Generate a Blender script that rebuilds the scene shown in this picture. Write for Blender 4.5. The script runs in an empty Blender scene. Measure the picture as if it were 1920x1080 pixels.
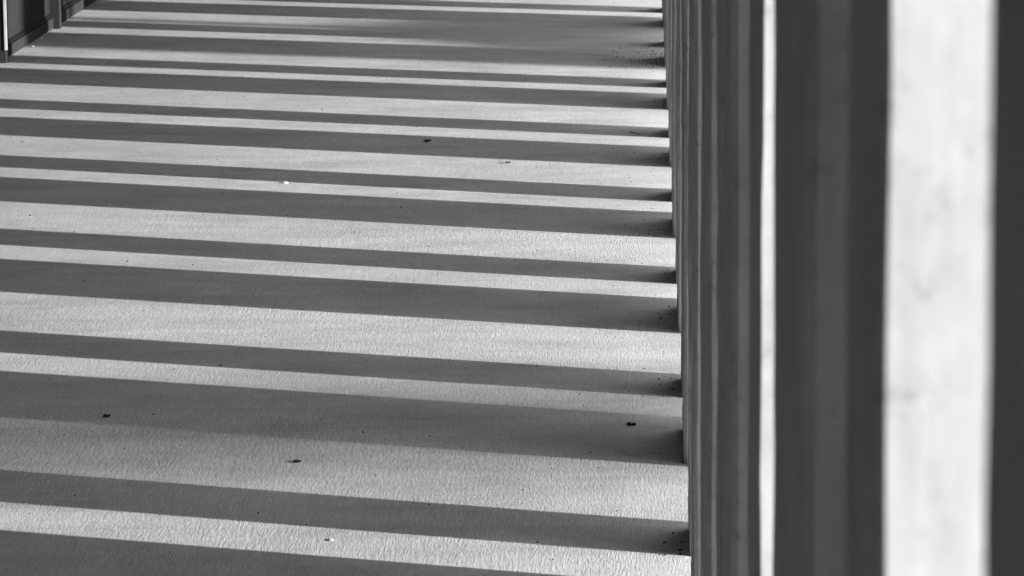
import bpy, bmesh, math, random
from mathutils import Vector, Matrix

S = bpy.context.scene
C = S.collection
random.seed(7)

# ------------------------------------------------------------------ camera
cam_data = bpy.data.cameras.new('camera')
cam = bpy.data.objects.new('camera', cam_data)
C.objects.link(cam)
PITCH, YAW, ROLL = math.radians(9.6794), math.radians(-2.0639), math.radians(0.4)
CAM_H = 1.5
F = Vector((math.sin(YAW)*math.cos(PITCH), math.cos(YAW)*math.cos(PITCH), -math.sin(PITCH)))
R0 = Vector((math.cos(YAW), -math.sin(YAW), 0))
D0 = F.cross(R0)
cr, sr = math.cos(ROLL), math.sin(ROLL)
Rv = cr*R0 + sr*D0
Dv = -sr*R0 + cr*D0
m = Matrix((Rv, -Dv, -F)).transposed().to_4x4()
m.translation = (0, 0, CAM_H)
cam.matrix_world = m
cam_data.sensor_width = 36
cam_data.lens = 36*7000/1920
cam_data.clip_start = 0.02
cam_data.clip_end = 3000
cam_data.dof.use_dof = True
cam_data.dof.focus_distance = 9.0
cam_data.dof.aperture_fstop = 32
S.camera = cam

# ------------------------------------------------------------------ sky, sun, exposure
SLOPE = 0.335                                   # metres along the walkway per metre across it
EL = math.radians(10)
n = math.hypot(1, SLOPE)
HX, HY = 1/n, SLOPE/n                            # towards the sun: (+HX, -HY)
sun_data = bpy.data.lights.new('sun', 'SUN')
sun_data.energy = 5.0
sun_data.angle = math.radians(0.53)
sun = bpy.data.objects.new('sun', sun_data)
C.objects.link(sun)
to_sun = Vector((HX*math.cos(EL), -HY*math.cos(EL), math.sin(EL)))
sun.rotation_euler = to_sun.to_track_quat('Z', 'Y').to_euler()
sun.location = to_sun*60

w = bpy.data.worlds.new('World')
S.world = w
w.use_nodes = True
nt = w.node_tree
bg = nt.nodes['Background']
sky = nt.nodes.new('ShaderNodeTexSky')
sky.sky_type = 'NISHITA'
sky.sun_disc = False
sky.sun_elevation = EL
sky.sun_rotation = math.atan2(to_sun.x, to_sun.y)
bw = nt.nodes.new('ShaderNodeRGBToBW')           # the photograph is black and white
nt.links.new(sky.outputs[0], bw.inputs[0])
nt.links.new(bw.outputs[0], bg.inputs['Color'])
bg.inputs['Strength'].default_value = 0.15

S.view_settings.view_transform = 'Standard'
S.view_settings.look = 'None'
S.view_settings.gamma = 1
S.view_settings.use_curve_mapping = False
S.view_settings.exposure = 1.66

# ------------------------------------------------------------------ materials
def new_mat(name):
    mt = bpy.data.materials.new(name)
    mt.use_nodes = True
    return mt, mt.node_tree, mt.node_tree.nodes['Principled BSDF']

def add(nt, typ, **kw):
    nd = nt.nodes.new(typ)
    for k, v in kw.items():
        setattr(nd, k, v)
    return nd

def noise(nt, vec, scale, detail=3, rough=.5):
    nd = add(nt, 'ShaderNodeTexNoise')
    nd.inputs['Scale'].default_value = scale
    nd.inputs['Detail'].default_value = detail
    nd.inputs['Roughness'].default_value = rough
    nt.links.new(vec, nd.inputs['Vector'])
    return nd.outputs['Fac']

def ramp(nt, val, a, b, va, vb):
    nd = add(nt, 'ShaderNodeMapRange')
    nd.inputs['From Min'].default_value = a
    nd.inputs['From Max'].default_value = b
    nd.inputs['To Min'].default_value = va
    nd.inputs['To Max'].default_value = vb
    nt.links.new(val, nd.inputs['Value'])
    return nd.outputs['Result']

def mul(nt, a, b, op='MULTIPLY'):
    nd = add(nt, 'ShaderNodeMath', operation=op)
    for i, v in enumerate((a, b)):
        if isinstance(v, (int, float)):
            nd.inputs[i].default_value = v
        else:
            nt.links.new(v, nd.inputs[i])
    return nd.outputs[0]

def grey(nt, val):
    nd = add(nt, 'ShaderNodeCombineColor')
    for i in range(3):
        nt.links.new(val, nd.inputs[i])
    return nd.outputs[0]

def mapping(nt, vec, sc):
    nd = add(nt, 'ShaderNodeMapping')
    nd.inputs['Scale'].default_value = sc
    nt.links.new(vec, nd.inputs['Vector'])
    return nd.outputs[0]

def bump(nt, bsdf, h, dist, strength=1.0):
    nd = add(nt, 'ShaderNodeBump')
    nd.inputs['Distance'].default_value = dist
    nd.inputs['Strength'].default_value = strength
    nt.links.new(h, nd.inputs['Height'])
    nt.links.new(nd.outputs[0], bsdf.inputs['Normal'])

def simple(name, val, rough=.7, spec=.3, metal=0, var=.15, scale=20, bmp=0, bscale=200):
    mt, nt, b = new_mat(name)
    tc = add(nt, 'ShaderNodeTexCoord').outputs['Object']
    nz = noise(nt, tc, scale, 5, .6)
    nt.links.new(grey(nt, ramp(nt, nz, .3, .7, val*(1-var), val*(1+var))), b.inputs['Base Color'])
    b.inputs['Roughness'].default_value = rough
    b.inputs['Specular IOR Level'].default_value = spec
    b.inputs['Metallic'].default_value = metal
    if bmp:
        bump(nt, b, noise(nt, tc, bscale, 3), bmp)
    return mt

def floor_material():
    mt, nt, b = new_mat('screed')
    tc = add(nt, 'ShaderNodeTexCoord').outputs['Object']
    blotch = ramp(nt, noise(nt, tc, 1.3, 6, .65), .3, .7, .90, 1.09)
    streak = ramp(nt, noise(nt, mapping(nt, tc, (1.2, 5, 1)), 1.6, 7, .7), .3, .7, .90, 1.07)
    patch = ramp(nt, noise(nt, tc, 9, 6, .75), .3, .7, .94, 1.05)
    grain = ramp(nt, noise(nt, mapping(nt, tc, (1, .16, 1)), 230, 4, .8), .25, .75, .80, 1.20)
    sep = add(nt, 'ShaderNodeSeparateXYZ')
    nt.links.new(tc, sep.inputs[0])
    # tone is darker towards the door side and lighter towards the posts
    wob = mul(nt, sep.outputs['X'], ramp(nt, noise(nt, tc, .8, 4, .6), .2, .8, -.5, .5), 'ADD')
    side_tone = ramp(nt, wob, -2.6, .3, .37, .56)
    coarse = ramp(nt, noise(nt, mapping(nt, tc, (1, .11, 1)), 115, 3, .7), .3, .7, .91, 1.09)
    smear = ramp(nt, noise(nt, mapping(nt, tc, (1, 2.6, 1)), 2.3, 8, .72), .44, .68, 1.04, .80)   # dried puddle marks
    spots = ramp(nt, noise(nt, mapping(nt, tc, (1, .5, 1)), 24, 5, .8), .60, .74, 1, .80)
    band = ramp(nt, sep.outputs['X'], -.05, -.03, 1, 1.05)                                        # edge strip laid along the posts
    v = mul(nt, mul(nt, mul(nt, blotch, streak), mul(nt, patch, grain)), side_tone)
    v = mul(nt, mul(nt, v, mul(nt, coarse, smear)), mul(nt, spots, band))
    # dark pits
    vo = add(nt, 'ShaderNodeTexVoronoi')
    vo.inputs['Scale'].default_value = 16
    nt.links.new(tc, vo.inputs['Vector'])
    pit = ramp(nt, vo.outputs['Distance'], .03, .06, .55, 1)
    gate = ramp(nt, noise(nt, tc, 5, 2), .5, .56, 0, 1)
    inv = mul(nt, 1.0, mul(nt, mul(nt, 1.0, pit, 'SUBTRACT'), gate), 'SUBTRACT')
    v = mul(nt, v, inv)
    nt.links.new(grey(nt, v), b.inputs['Base Color'])
    b.inputs['Roughness'].default_value = .75
    b.inputs['Specular IOR Level'].default_value = .25
    fine = noise(nt, mapping(nt, tc, (1, .32, 1)), 430, 2, .6)
    broom = noise(nt, mapping(nt, tc, (1, .13, 1)), 250, 3, .75)
    wide = noise(nt, mapping(nt, tc, (1, .12, 1)), 120, 3, .7)
    bump(nt, b, mul(nt, mul(nt, mul(nt, fine, .6), broom, 'ADD'), mul(nt, wide, .5), 'ADD'), .0009)
    return mt

def concrete(name, val, stain=.2):
    mt, nt, b = new_mat(name)
    tc = add(nt, 'ShaderNodeTexCoord').outputs['Object']
    a = ramp(nt, noise(nt, tc, 7, 7, .7), .3, .7, 1-stain, 1+stain)
    s = ramp(nt, noise(nt, mapping(nt, tc, (20, 20, .7)), 4, 5, .65), .3, .7, .88, 1.10)
    sp = ramp(nt, noise(nt, tc, 48, 6, .8), .27, .46, .5, 1)
    v = mul(nt, mul(nt, mul(nt, a, s), sp), val)
    nt.links.new(grey(nt, v), b.inputs['Base Color'])
    b.inputs['Roughness'].default_value = .8
    b.inputs['Specular IOR Level'].default_value = .2
    bump(nt, b, noise(nt, tc, 90, 5, .65), .0003)
    return mt

M = dict(
    floor=floor_material(),
    column=concrete('post_concrete', .43),
    panel=concrete('cover_panel_concrete', .30),
    ceiling=simple('dark_soffit', .07),
    ground=simple('outdoor_paving', .34, scale=3, var=.2, bmp=.002),
    pane=simple('dark_glazing', .017, rough=.6, spec=0, var=.25, scale=3),
    frame=simple('anthracite_frame', .024, rough=.6, spec=0),
    gasket=simple('rubber_gasket', .004, rough=.8, spec=.1),
    strip=simple('bright_metal_strip', .35, rough=.35, spec=.5),
    render=simple('pale_render', .85, var=.05),
    dark_render=simple('dark_render', .10, var=.1),
    lintel=simple('lintel_paint', .2),
    leaf=simple('dry_leaf', .018, rough=.8, spec=.1, var=.4, scale=200),
    twig=simple('twig_bark', .02, rough=.8, spec=.1),
    grit=simple('dark_grit', .03, rough=.9, spec=.1, var=.6, scale=30),
    chip=simple('pale_stone', .75, rough=.6, spec=.3),
    pebble=simple('light_pebble', .5, rough=.6, spec=.3),
    bark=simple('tree_bark', .07, rough=.9, spec=.1, var=.4, scale=9, bmp=.01, bscale=30),
    foliage=simple('shrub_leaf', .06, rough=.7, spec=.2, var=.4, scale=6),
)

# ------------------------------------------------------------------ helpers
def link_mesh(name, bm, mat, parent=None, smooth=False):
    me = bpy.data.meshes.new(name)
    bm.normal_update()
    bm.to_mesh(me)
    bm.free()
    me.materials.append(mat)
    if smooth:
        for p in me.polygons:
            p.use_smooth = True
    o = bpy.data.objects.new(name, me)
    C.objects.link(o)
    o.parent = parent
    return o

def box(bm, x0, x1, y0, y1, z0, z1, bev=0):
    r = bmesh.ops.create_cube(bm, size=1)
    for v in r['verts']:
        v.co = Vector(((x0+x1)/2 + v.co.x*(x1-x0), (y0+y1)/2 + v.co.y*(y1-y0), (z0+z1)/2 + v.co.z*(z1-z0)))
    if bev:
        es = list({e for v in r['verts'] for e in v.link_edges})
        bmesh.ops.bevel(bm, geom=es, offset=bev, segments=2, affect='EDGES', profile=.5)

def box_obj(name, dims, mat, parent=None, bev=0):
    bm = bmesh.new()
    box(bm, *dims, bev=bev)
    return link_mesh(name, bm, mat, parent)

def empty(name, loc):
    o = bpy.data.objects.new(name, None)
    C.objects.link(o)
    o.location = loc
    o.empty_display_size = .2
    return o

def tag(o, label, cat, group=None):
    o['label'] = label
    o['category'] = cat
    if group:
        o['group'] = group
    return o

def structure(o):
    o['kind'] = 'structure'
    return o

def tube(bm, pts, seg=8):
    """pts: list of (Vector, radius)"""
    rings = []
    for i, (p, r) in enumerate(pts):
        a = pts[max(i-1, 0)][0]
        b = pts[min(i+1, len(pts)-1)][0]
        d = (b-a).normalized()
        u = d.orthogonal().normalized() if i == 0 else (u - d*u.dot(d)).normalized()
        v = d.cross(u)
        rings.append([bm.verts.new(p + (u*math.cos(t) + v*math.sin(t))*r) for t in [2*math.pi*k/seg for k in range(seg)]])
    for a, b in zip(rings, rings[1:]):
        for k in range(seg):
            bm.faces.new((a[k], a[(k+1) % seg], b[(k+1) % seg], b[k]))
    bm.faces.new(rings[0][::-1])
    bm.faces.new(rings[-1])

# ------------------------------------------------------------------ setting
XI = 0.0745            # inner plane of the post row
XW = -2.40             # foot of the glazed wall
TOP = 3.0

# the screed is not quite level: it dips and rises by a centimetre towards the door side
LEVELS = [(-5, -.014), (5.0, -.014), (6.2, -.009), (7.5, 0), (8.6, .003), (10, .011), (11, .0125), (12.5, .009), (14, .006), (17, .003), (28, 0)]
def floor_z(x, y):
    t = max(0, min(1.1, (XI - x)/2.3))
    for (y0, g0), (y1, g1) in zip(LEVELS, LEVELS[1:]):
        if y <= y1:
            u = max(0, (y-y0)/(y1-y0))
            return t*(g0 + (g1-g0)*u)
    return 0
bm = bmesh.new()
NX, NY = 33, 132
xs = [XW-.4 + 3.3*i/NX for i in range(NX+1)]
ys = [-5 + 33*j/NY for j in range(NY+1)]
top = [[bm.verts.new((x, y, floor_z(x, y))) for x in xs] for y in ys]
for j in range(NY):
    for i in range(NX):
        bm.faces.new((top[j][i], top[j][i+1], top[j+1][i+1], top[j+1][i])).smooth = True
for edge in ([v for v in top[0]], [v for v in top[-1]][::-1], [rw[-1] for rw in top], [rw[0] for rw in top][::-1]):
    low = [bm.verts.new((v.co.x, v.co.y, -.15)) for v in edge]
    for k in range(len(edge)-1):
        bm.faces.new((edge[k+1], edge[k], low[k], low[k+1]))
structure(link_mesh('floor', bm, M['floor']))
bm = bmesh.new()
bmesh.ops.create_grid(bm, x_segments=1, y_segments=1, size=600)
g = structure(link_mesh('ground', bm, M['ground']))
g.location.z = -.15
structure(box_obj('light_block_wall', (XW-.2, -.2, -4.9, -4.6, 0, TOP), M['dark_render']))  # unseen wall added behind the camera to darken the walkway
structure(box_obj('ceiling', (XW-.4, .62, -5, 28, TOP, TOP+.25), M['ceiling']))

# ------------------------------------------------------------------ pillars
def shaft_mesh(name, wx, wy, h, ch, seed, jit, step, mat, z0=0):
    """chamfered rectangular shaft, inner near corner at the origin, x outwards, y away"""
    rnd = random.Random(seed)
    bm = bmesh.new()
    base = [(ch, 0), (wx-ch, 0), (wx, ch), (wx, wy-ch), (wx-ch, wy), (ch, wy), (0, wy-ch), (0, ch)]
    nseg = max(2, int(h/step))
    rings = []
    st = [[0, 0] for _ in base]
    for i in range(nseg+1):
        z = z0 + h*i/nseg
        ring = []
        for k, (x, y) in enumerate(base):
            st[k][0] = st[k][0]*.82 + rnd.gauss(0, jit)*.55
            st[k][1] = st[k][1]*.82 + rnd.gauss(0, jit)*.55
            if rnd.random() < .03:
                st[k][0] += rnd.choice((-1, 1))*jit*.9
            ring.append(bm.verts.new((x+st[k][0], y+st[k][1], z)))
        rings.append(ring)
    for a, b in zip(rings, rings[1:]):
        for k in range(8):
            bm.faces.new((a[k], a[(k+1) % 8], b[(k+1) % 8], b[k]))
    bm.faces.new(rings[0][::-1])
    bm.faces.new(rings[-1])
    me = bpy.data.meshes.new(name)
    bm.normal_update()
    bm.to_mesh(me)
    bm.free()
    me.materials.append(mat)
    return me

DN, DW, DELTA = .150, .150, .060
PER = 1.3618
N_GROUP = 'slim posts in the row beside the walkway'
W_GROUP = 'broad posts in the row beside the walkway'
# near pillars: (inner X, near Y, width)
slim = {-4: (.0677, 1.080, .150), -3: (.0699, 2.270, .205), -2: (.0736, 3.580, .205), -1: (.0755, 4.790, .205)}
broad = {-5: (.0718, .455, .325), -4: (.0676, 1.560, .390), -3: (.0715, 3.000, .325), -2: (.0730, 4.220, .325)}
chamfer = {-4: .003, -3: .003}
jitN = {0: .001, 1: .001, 2: .0015, 3: .001, 4: .001, 5: .001}
measN = {0: 6.108, 1: 7.458, 2: 8.840, 3: 10.193, 4: 11.564, 5: 12.917, 6: 14.271, 7: 15.635}
measW = {0: 6.831, 1: 8.206, 2: 9.567, 3: 10.916, 4: 12.310, 5: 13.610, 6: 15.020}
ORD = 'first second third fourth fifth sixth seventh eighth ninth tenth'.split()
def where(d, kind, here, what):
    if d == 0:
        return here
    if 'twig' in what:
        side = 'on its soil-drift side' if d > 0 else 'away from the soil drift'
    else:
        side = 'away from the curved twig' if d > 0 else 'on its curved-twig side'
    return ORD[abs(d)-1] + ' from ' + what + ' ' + side
for k in range(-5, 9):
    if k >= -4:
        x, y, wd = slim.get(k, (XI + jitN.get(k, 0), measN.get(k, 6.1084 + PER*k), .205))
        o = bpy.data.objects.new('slim_post', shaft_mesh('slim_post', DN, wd, TOP, chamfer.get(k, .005), 100+k, .0005 if k < -2 else .0008, .03, M['column']))
        C.objects.link(o)
        o.location = (x, y, 0)
        tag(o, 'slim grey concrete post ' + where(k-4, 'slim post', 'with a curved twig at its foot', 'the curved twig'), 'post', N_GROUP)
    x, y, wd = broad.get(k, (XI - .0005, measW.get(k, 6.8396 + PER*k), .325))
    t = empty('broad_post', (x, y, 0))
    tag(t, 'broad grey concrete post ' + where(k-5, 'broad post', 'with a drift of soil at its foot', 'the soil drift'), 'post', W_GROUP)
    o = bpy.data.objects.new('shaft', shaft_mesh('shaft', DW-.035, wd, TOP, .005, 300+k, .0005 if k < -2 else .0008, .03, M['column']))
    C.objects.link(o)
    o.parent = t
    o = bpy.data.objects.new('cover_panel', shaft_mesh('cover_panel', .035, wd+2*DELTA, TOP, .004, 500+k, .0005, .06, M['panel']))
    C.objects.link(o)
    o.parent = t
    o.location = (DW-.034, -DELTA, 0)

# ------------------------------------------------------------------ glazed wall on the left
fac = empty('glazed_facade', (XW, 13.842, 0))
tag(fac, 'dark glazed facade with anthracite frames and low bottom rail along the walkway', 'facade')
BAY = 1.284
Yl = lambda y: y - 13.842
for i in range(-14, 9):
    y0 = i*BAY - .127
    box_obj('mullion', (-.07, .036, y0, y0+.045, .0, 2.5), M['frame'], fac, .002)
    box_obj('bottom_rail', (-.06, .010, y0+.045, y0+BAY, .008, .050), M['frame'], fac, .002)
    box_obj('gasket', (-.058, .002, y0+.045, y0+BAY, .050, .066), M['gasket'], fac)
    box_obj('pane', (-.055, -.004, y0+.045, y0+BAY, .066, 2.45), M['pane'], fac)
    box_obj('top_rail', (-.06, .010, y0+.045, y0+BAY, 2.45, 2.5), M['frame'], fac, .002)
    if i % 2 == 0:
        box_obj('edge_strip', (.030, .041, y0-.005, y0, .055, 2.45), M['strip'], fac, .001)
box_obj('lintel', (-.16, .01, Yl(-5), Yl(28), 2.5, TOP), M['lintel'], fac)
box_obj('backing', (-.16, -.07, Yl(-5), Yl(28), 0, 2.5), M['gasket'], fac)

# ------------------------------------------------------------------ unseen wings added outside to bounce and block light
def wing(name, y0, y1, x1, h, mat, label, face):
    t = empty(name, (.9, y0, -.15))
    tag(t, label, 'building')
    box_obj('wall', (0, x1, 0, y1-y0, 0, h), M[mat], t)
    box_obj('parapet', (-.05, x1+.05, -.05, y1-y0+.05, h, h+.18), M['lintel'], t)
    yf = -.012 if face < 0 else y1-y0-.03
    for i in range(6):
        for j in range(2):
            x = 2.2 + i*(x1-3)/6
            box_obj('window', (x, x+1.1, yf, yf+.042, 1.1 + 3.2*j, 2.6 + 3.2*j), M['pane'], t)
    return t
wing('added_bounce_wing', 17.6, 29, 26, 14, 'render', 'pale unseen wing added to bounce sunlight onto the walkway floor', -1)  # added out of view: sunlit face throws light through the post gaps
wing('added_sky_block_wing', -14, -4.5, 12, 14, 'dark_render', 'dark unseen wing added to block sky light from the near side', 1)  # added out of view: cuts sky light from behind the camera

# ------------------------------------------------------------------ trees outside, whose soft shade falls on the floor
def sun_point(s, L, z):
    return Vector((XI + L*HX, s - L*HY, z))

T = math.tan(EL)
L1 = 15
tr = empty('forked_tree', sun_point(13.83, L1, -.15))
tag(tr, 'bare forked tree on the paving outside the post row', 'tree')
loc = lambda o, p: p - o.location
bm = bmesh.new()
tube(bm, [(loc(tr, sun_point(13.74 + .02*math.sin(z), L1, z)), .29 - .016*z) for z in (-.15, .6, 1.4, 2.2, 3.0, 3.6, 4.2, 5.0, 6.0, 7.0)], 10)
link_mesh('trunk', bm, M['bark'], tr, True)
for pts in ([(13.8, 1.4), (14.3, 2.2), (14.6, 2.75), (14.63, 3.2), (14.75, 4.3), (15.1, 5.5)],
            [(13.83, 4.4), (13.3, 5.2), (12.7, 6.3), (12.3, 7.3)], [(13.83, 5.2), (14.2, 6.2), (14.3, 7.4)]):
    bm = bmesh.new()
    tube(bm, [(loc(tr, sun_point(s, L1 + (.1*i), z)), .085 - .009*i) for i, (s, z) in enumerate(pts)], 8)
    link_mesh('limb', bm, M['bark'], tr, True)

sh = empty('tall_shrub', sun_point(14.68, L1-1.5, -.15))
tag(sh, 'tall leafy shrub on the paving outside the post row', 'shrub')
bm = bmesh.new()
for a in range(5):
    tube(bm, [(Vector((0, .05*a-.1, 0)), .03), (Vector((.1*math.cos(a), -.3+.15*a, 1.2)), .02), (Vector((.2*math.cos(a*2), -.5+.25*a, 2.4)), .008)], 6)
link_mesh('stems', bm, M['bark'], sh)
bm = bmesh.new()
rnd = random.Random(4)
for _ in range(4200):
    z = .4 + 2.33*rnd.random()**.8
    rad = .80*max(.05, 1-(abs(z-1.35)/1.42)**14)
    a = rnd.random()*2*math.pi
    q = rad*math.sqrt(rnd.random())
    c = Vector((q*math.cos(a)*.8, q*math.sin(a), z))
    u = Vector((rnd.gauss(0, 1), rnd.gauss(0, 1), rnd.gauss(0, 1))).normalized()*.075
    v = u.orthogonal().normalized()*.035
    bm.faces.new([bm.verts.new(c+u), bm.verts.new(c+v), bm.verts.new(c-u), bm.verts.new(c-v)])
link_mesh('foliage', bm, M['foliage'], sh)

L2 = 30
tr = empty('drooping_tree', sun_point(3.4, L2, -.15))
tag(tr, 'bare tree with one long drooping limb, beyond the forked tree', 'tree')
bm = bmesh.new()
tube(bm, [(loc(tr, sun_point(3.4, L2, z)), .28 - .018*z) for z in (-.15, 1, 2.5, 4, 5.5, 7, 8, 9.5)], 10)
link_mesh('trunk', bm, M['bark'], tr, True)
hr = T*L2
droop = [(3.4, 1.6, .10), (4.6, 1.15, .085), (5.6, .75, .06), (6.6, .25, .047), (7.1, .06, .045), (7.5, -.10, .04), (7.8, -.25, .02)]
for pts in ([(p[0], hr+p[1], p[2]) for p in droop], [(p[0]+.30*min(1, i/2), hr+p[1], p[2]) for i, p in enumerate(droop)],
            [(p[0]-.30*min(1, i/2), hr+p[1], p[2]) for i, p in enumerate(droop)],
            [(3.4, hr+.8, .10), (2.4, hr+1.7, .08), (1.5, hr+2.6, .03)], [(3.4, hr+1.4, .09), (3.9, hr+2.6, .06), (4.2, hr+3.6, .02)]):
    bm = bmesh.new()
    tube(bm, [(loc(tr, sun_point(s, L2, z)), r) for s, z, r in pts], 8)
    link_mesh('limb', bm, M['bark'], tr, True)

# ------------------------------------------------------------------ small things lying on the floor
def leaf(name, x, y, ln, wd, rot, curl, label, mat='leaf'):
    bm = bmesh.new()
    rows = []
    nn = 7
    for i in range(nn):
        t = i/(nn-1)
        half = wd/2*math.sin(math.pi*min(1, t*.96+.02))**.8 * (1 + .25*math.sin(9*t+x*40))
        rows.append([bm.verts.new((ln*(t-.5), s*half, .0008 + curl*(abs(s)*.6 + (2*t-1)**2*.5) + .0004*random.random())) for s in (-1, 0, 1)])
    for a, b in zip(rows, rows[1:]):
        for k in range(2):
            bm.faces.new((a[k], b[k], b[k+1], a[k+1]))
    r = bmesh.ops.extrude_face_region(bm, geom=bm.faces[:])
    for v in r['geom']:
        if isinstance(v, bmesh.types.BMVert):
            v.co.z += .0012
    bmesh.ops.recalc_face_normals(bm, faces=bm.faces[:])
    o = link_mesh(name, bm, M[mat])
    o.location = (x, y, floor_z(x, y))
    o.rotation_euler.z = rot
    return tag(o, label, 'leaf' if mat == 'leaf' else 'flake')

def stone(name, x, y, sx, sy, sz, label, mat, cat, seed, tilt=0):
    rnd = random.Random(seed)
    bm = bmesh.new()
    bmesh.ops.create_icosphere(bm, subdivisions=2, radius=1)
    for v in bm.verts:
        k = 1 + rnd.uniform(-.16, .16)
        v.co = Vector((v.co.x*sx*k, v.co.y*sy*k, v.co.z*sz*k))
    lo = min(v.co.z for v in bm.verts)
    for v in bm.verts:
        v.co.z -= lo
    o = link_mesh(name, bm, M[mat])
    o.location = (x, y, floor_z(x, y)-.0004)
    o.rotation_euler.z = tilt
    return tag(o, label, cat)

leaf('curled_leaf', -1.072, 7.263, .015, .024, -.3, .003, 'small black curled leaf on the shaded floor band, plump and pointed', 'leaf')
leaf('curled_leaf', -.654, 6.852, .015, .022, .35, .0006, 'small black leaf with thin stalk on a sunlit floor band', 'leaf')
leaf('dry_leaf', -.671, 11.462, .022, .040, .1, .004, 'flat dark dry leaf scrap on a shaded band far along the floor', 'leaf')
leaf('dry_leaf', -.405, 10.970, .018, .022, -.2, .003, 'dark dry leaf scrap alone on a broad sunlit band', 'leaf')
stone('stone_chip', -1.028, 10.545, .0085, .013, .0022, 'white stone chip catching the sun at the edge of a shadow', 'chip', 'stone', 1, .3)
stone('pebble', -.539, 6.232, .0048, .009, .0011, 'pale round pebble on a sunlit band of the floor', 'pebble', 'pebble', 2)
leaf('pale_flake', -1.469, 10.101, .022, .010, .2, .001, 'pale thin flake lying just inside a sunlit band', 'chip')
stone('white_crumb', -2.375, 14.60, .006, .006, .004, 'white crumb against the bottom rail of the glazed facade', 'pebble', 'crumb', 3)
stone('pale_crumb', -2.36, 14.30, .004, .005, .0025, 'pale crumb on the sunlit floor near the glazed facade', 'pebble', 'crumb', 5)
# seed pod in two beads
bm = bmesh.new()
for dx, r in ((-.0055, .0036), (.004, .003), (0, .0018)):
    q = bmesh.ops.create_icosphere(bm, subdivisions=2, radius=r)
    for v in q['verts']:
        v.co.x = v.co.x*1.5 + dx
        v.co.z += r
o = link_mesh('seed_pod', bm, M['leaf'], None, True)
o.location = (-.025, 7.182, floor_z(-.025, 7.182))
tag(o, 'dark two-beaded seed pod on the floor near a broad post', 'seed')
# curved twig
bm = bmesh.new()
tube(bm, [(Vector((-.014 + .030*t, .055 - .085*t**.5, .0018 + .002*math.sin(3*t))), .0011) for t in [i/9 for i in range(10)]], 6)
o = link_mesh('curved_twig', bm, M['twig'], None, True)
o.location = (-.030, 11.66, floor_z(-.03, 11.66))
tag(o, 'thin curved dark twig lying by the foot of a slim post', 'twig')

# crumbs of soil and grit: too many and too small to pick apart
bm = bmesh.new()
rnd = random.Random(11)
def crumb(x, y, r):
    q = bmesh.ops.create_icosphere(bm, subdivisions=1, radius=r)
    e = rnd.uniform(.6, 1.5)
    for v in q['verts']:
        j = rnd.uniform(.75, 1.2)
        v.co = Vector((x + v.co.x*j*e, y + v.co.y*j/e, floor_z(x, y) + r*.45 + v.co.z*j*.6))
for _ in range(420):
    crumb(rnd.uniform(-2.35, .05), 5 + 12*rnd.random(), rnd.choice((.0007, .0008, .001, .0012, .0016)))
for _ in range(70):
    crumb(rnd.uniform(-2.35, .03), 5 + 11*rnd.random(), rnd.uniform(.0016, .0026))
for _ in range(220):
    crumb(.05 - abs(rnd.gauss(0, .16)), 5 + 12*rnd.random(), rnd.choice((.0007, .001, .0013, .0018)))
for k in range(0, 8):
    for yy, wd in ((measN[k], .205), (measW.get(k, 99), .325)):
        if yy < 50:
            sp = rnd.uniform(.01, .06)
            for _ in range(rnd.choice((2, 5, 9, 16, 28))):
                crumb(XI - .002 - abs(rnd.gauss(0, sp)), yy + rnd.random()*wd, rnd.uniform(.0007, .0028))
for _ in range(200):                                  # a drift of soil round two pillar feet far along
    crumb(XI - .003 - abs(rnd.gauss(0, .09)), rnd.gauss(13.85, .22), rnd.uniform(.0008, .003))
o = link_mesh('grit', bm, M['grit'])
o['kind'] = 'stuff'
o['label'] = 'dark grit and soil crumbs scattered over the floor'
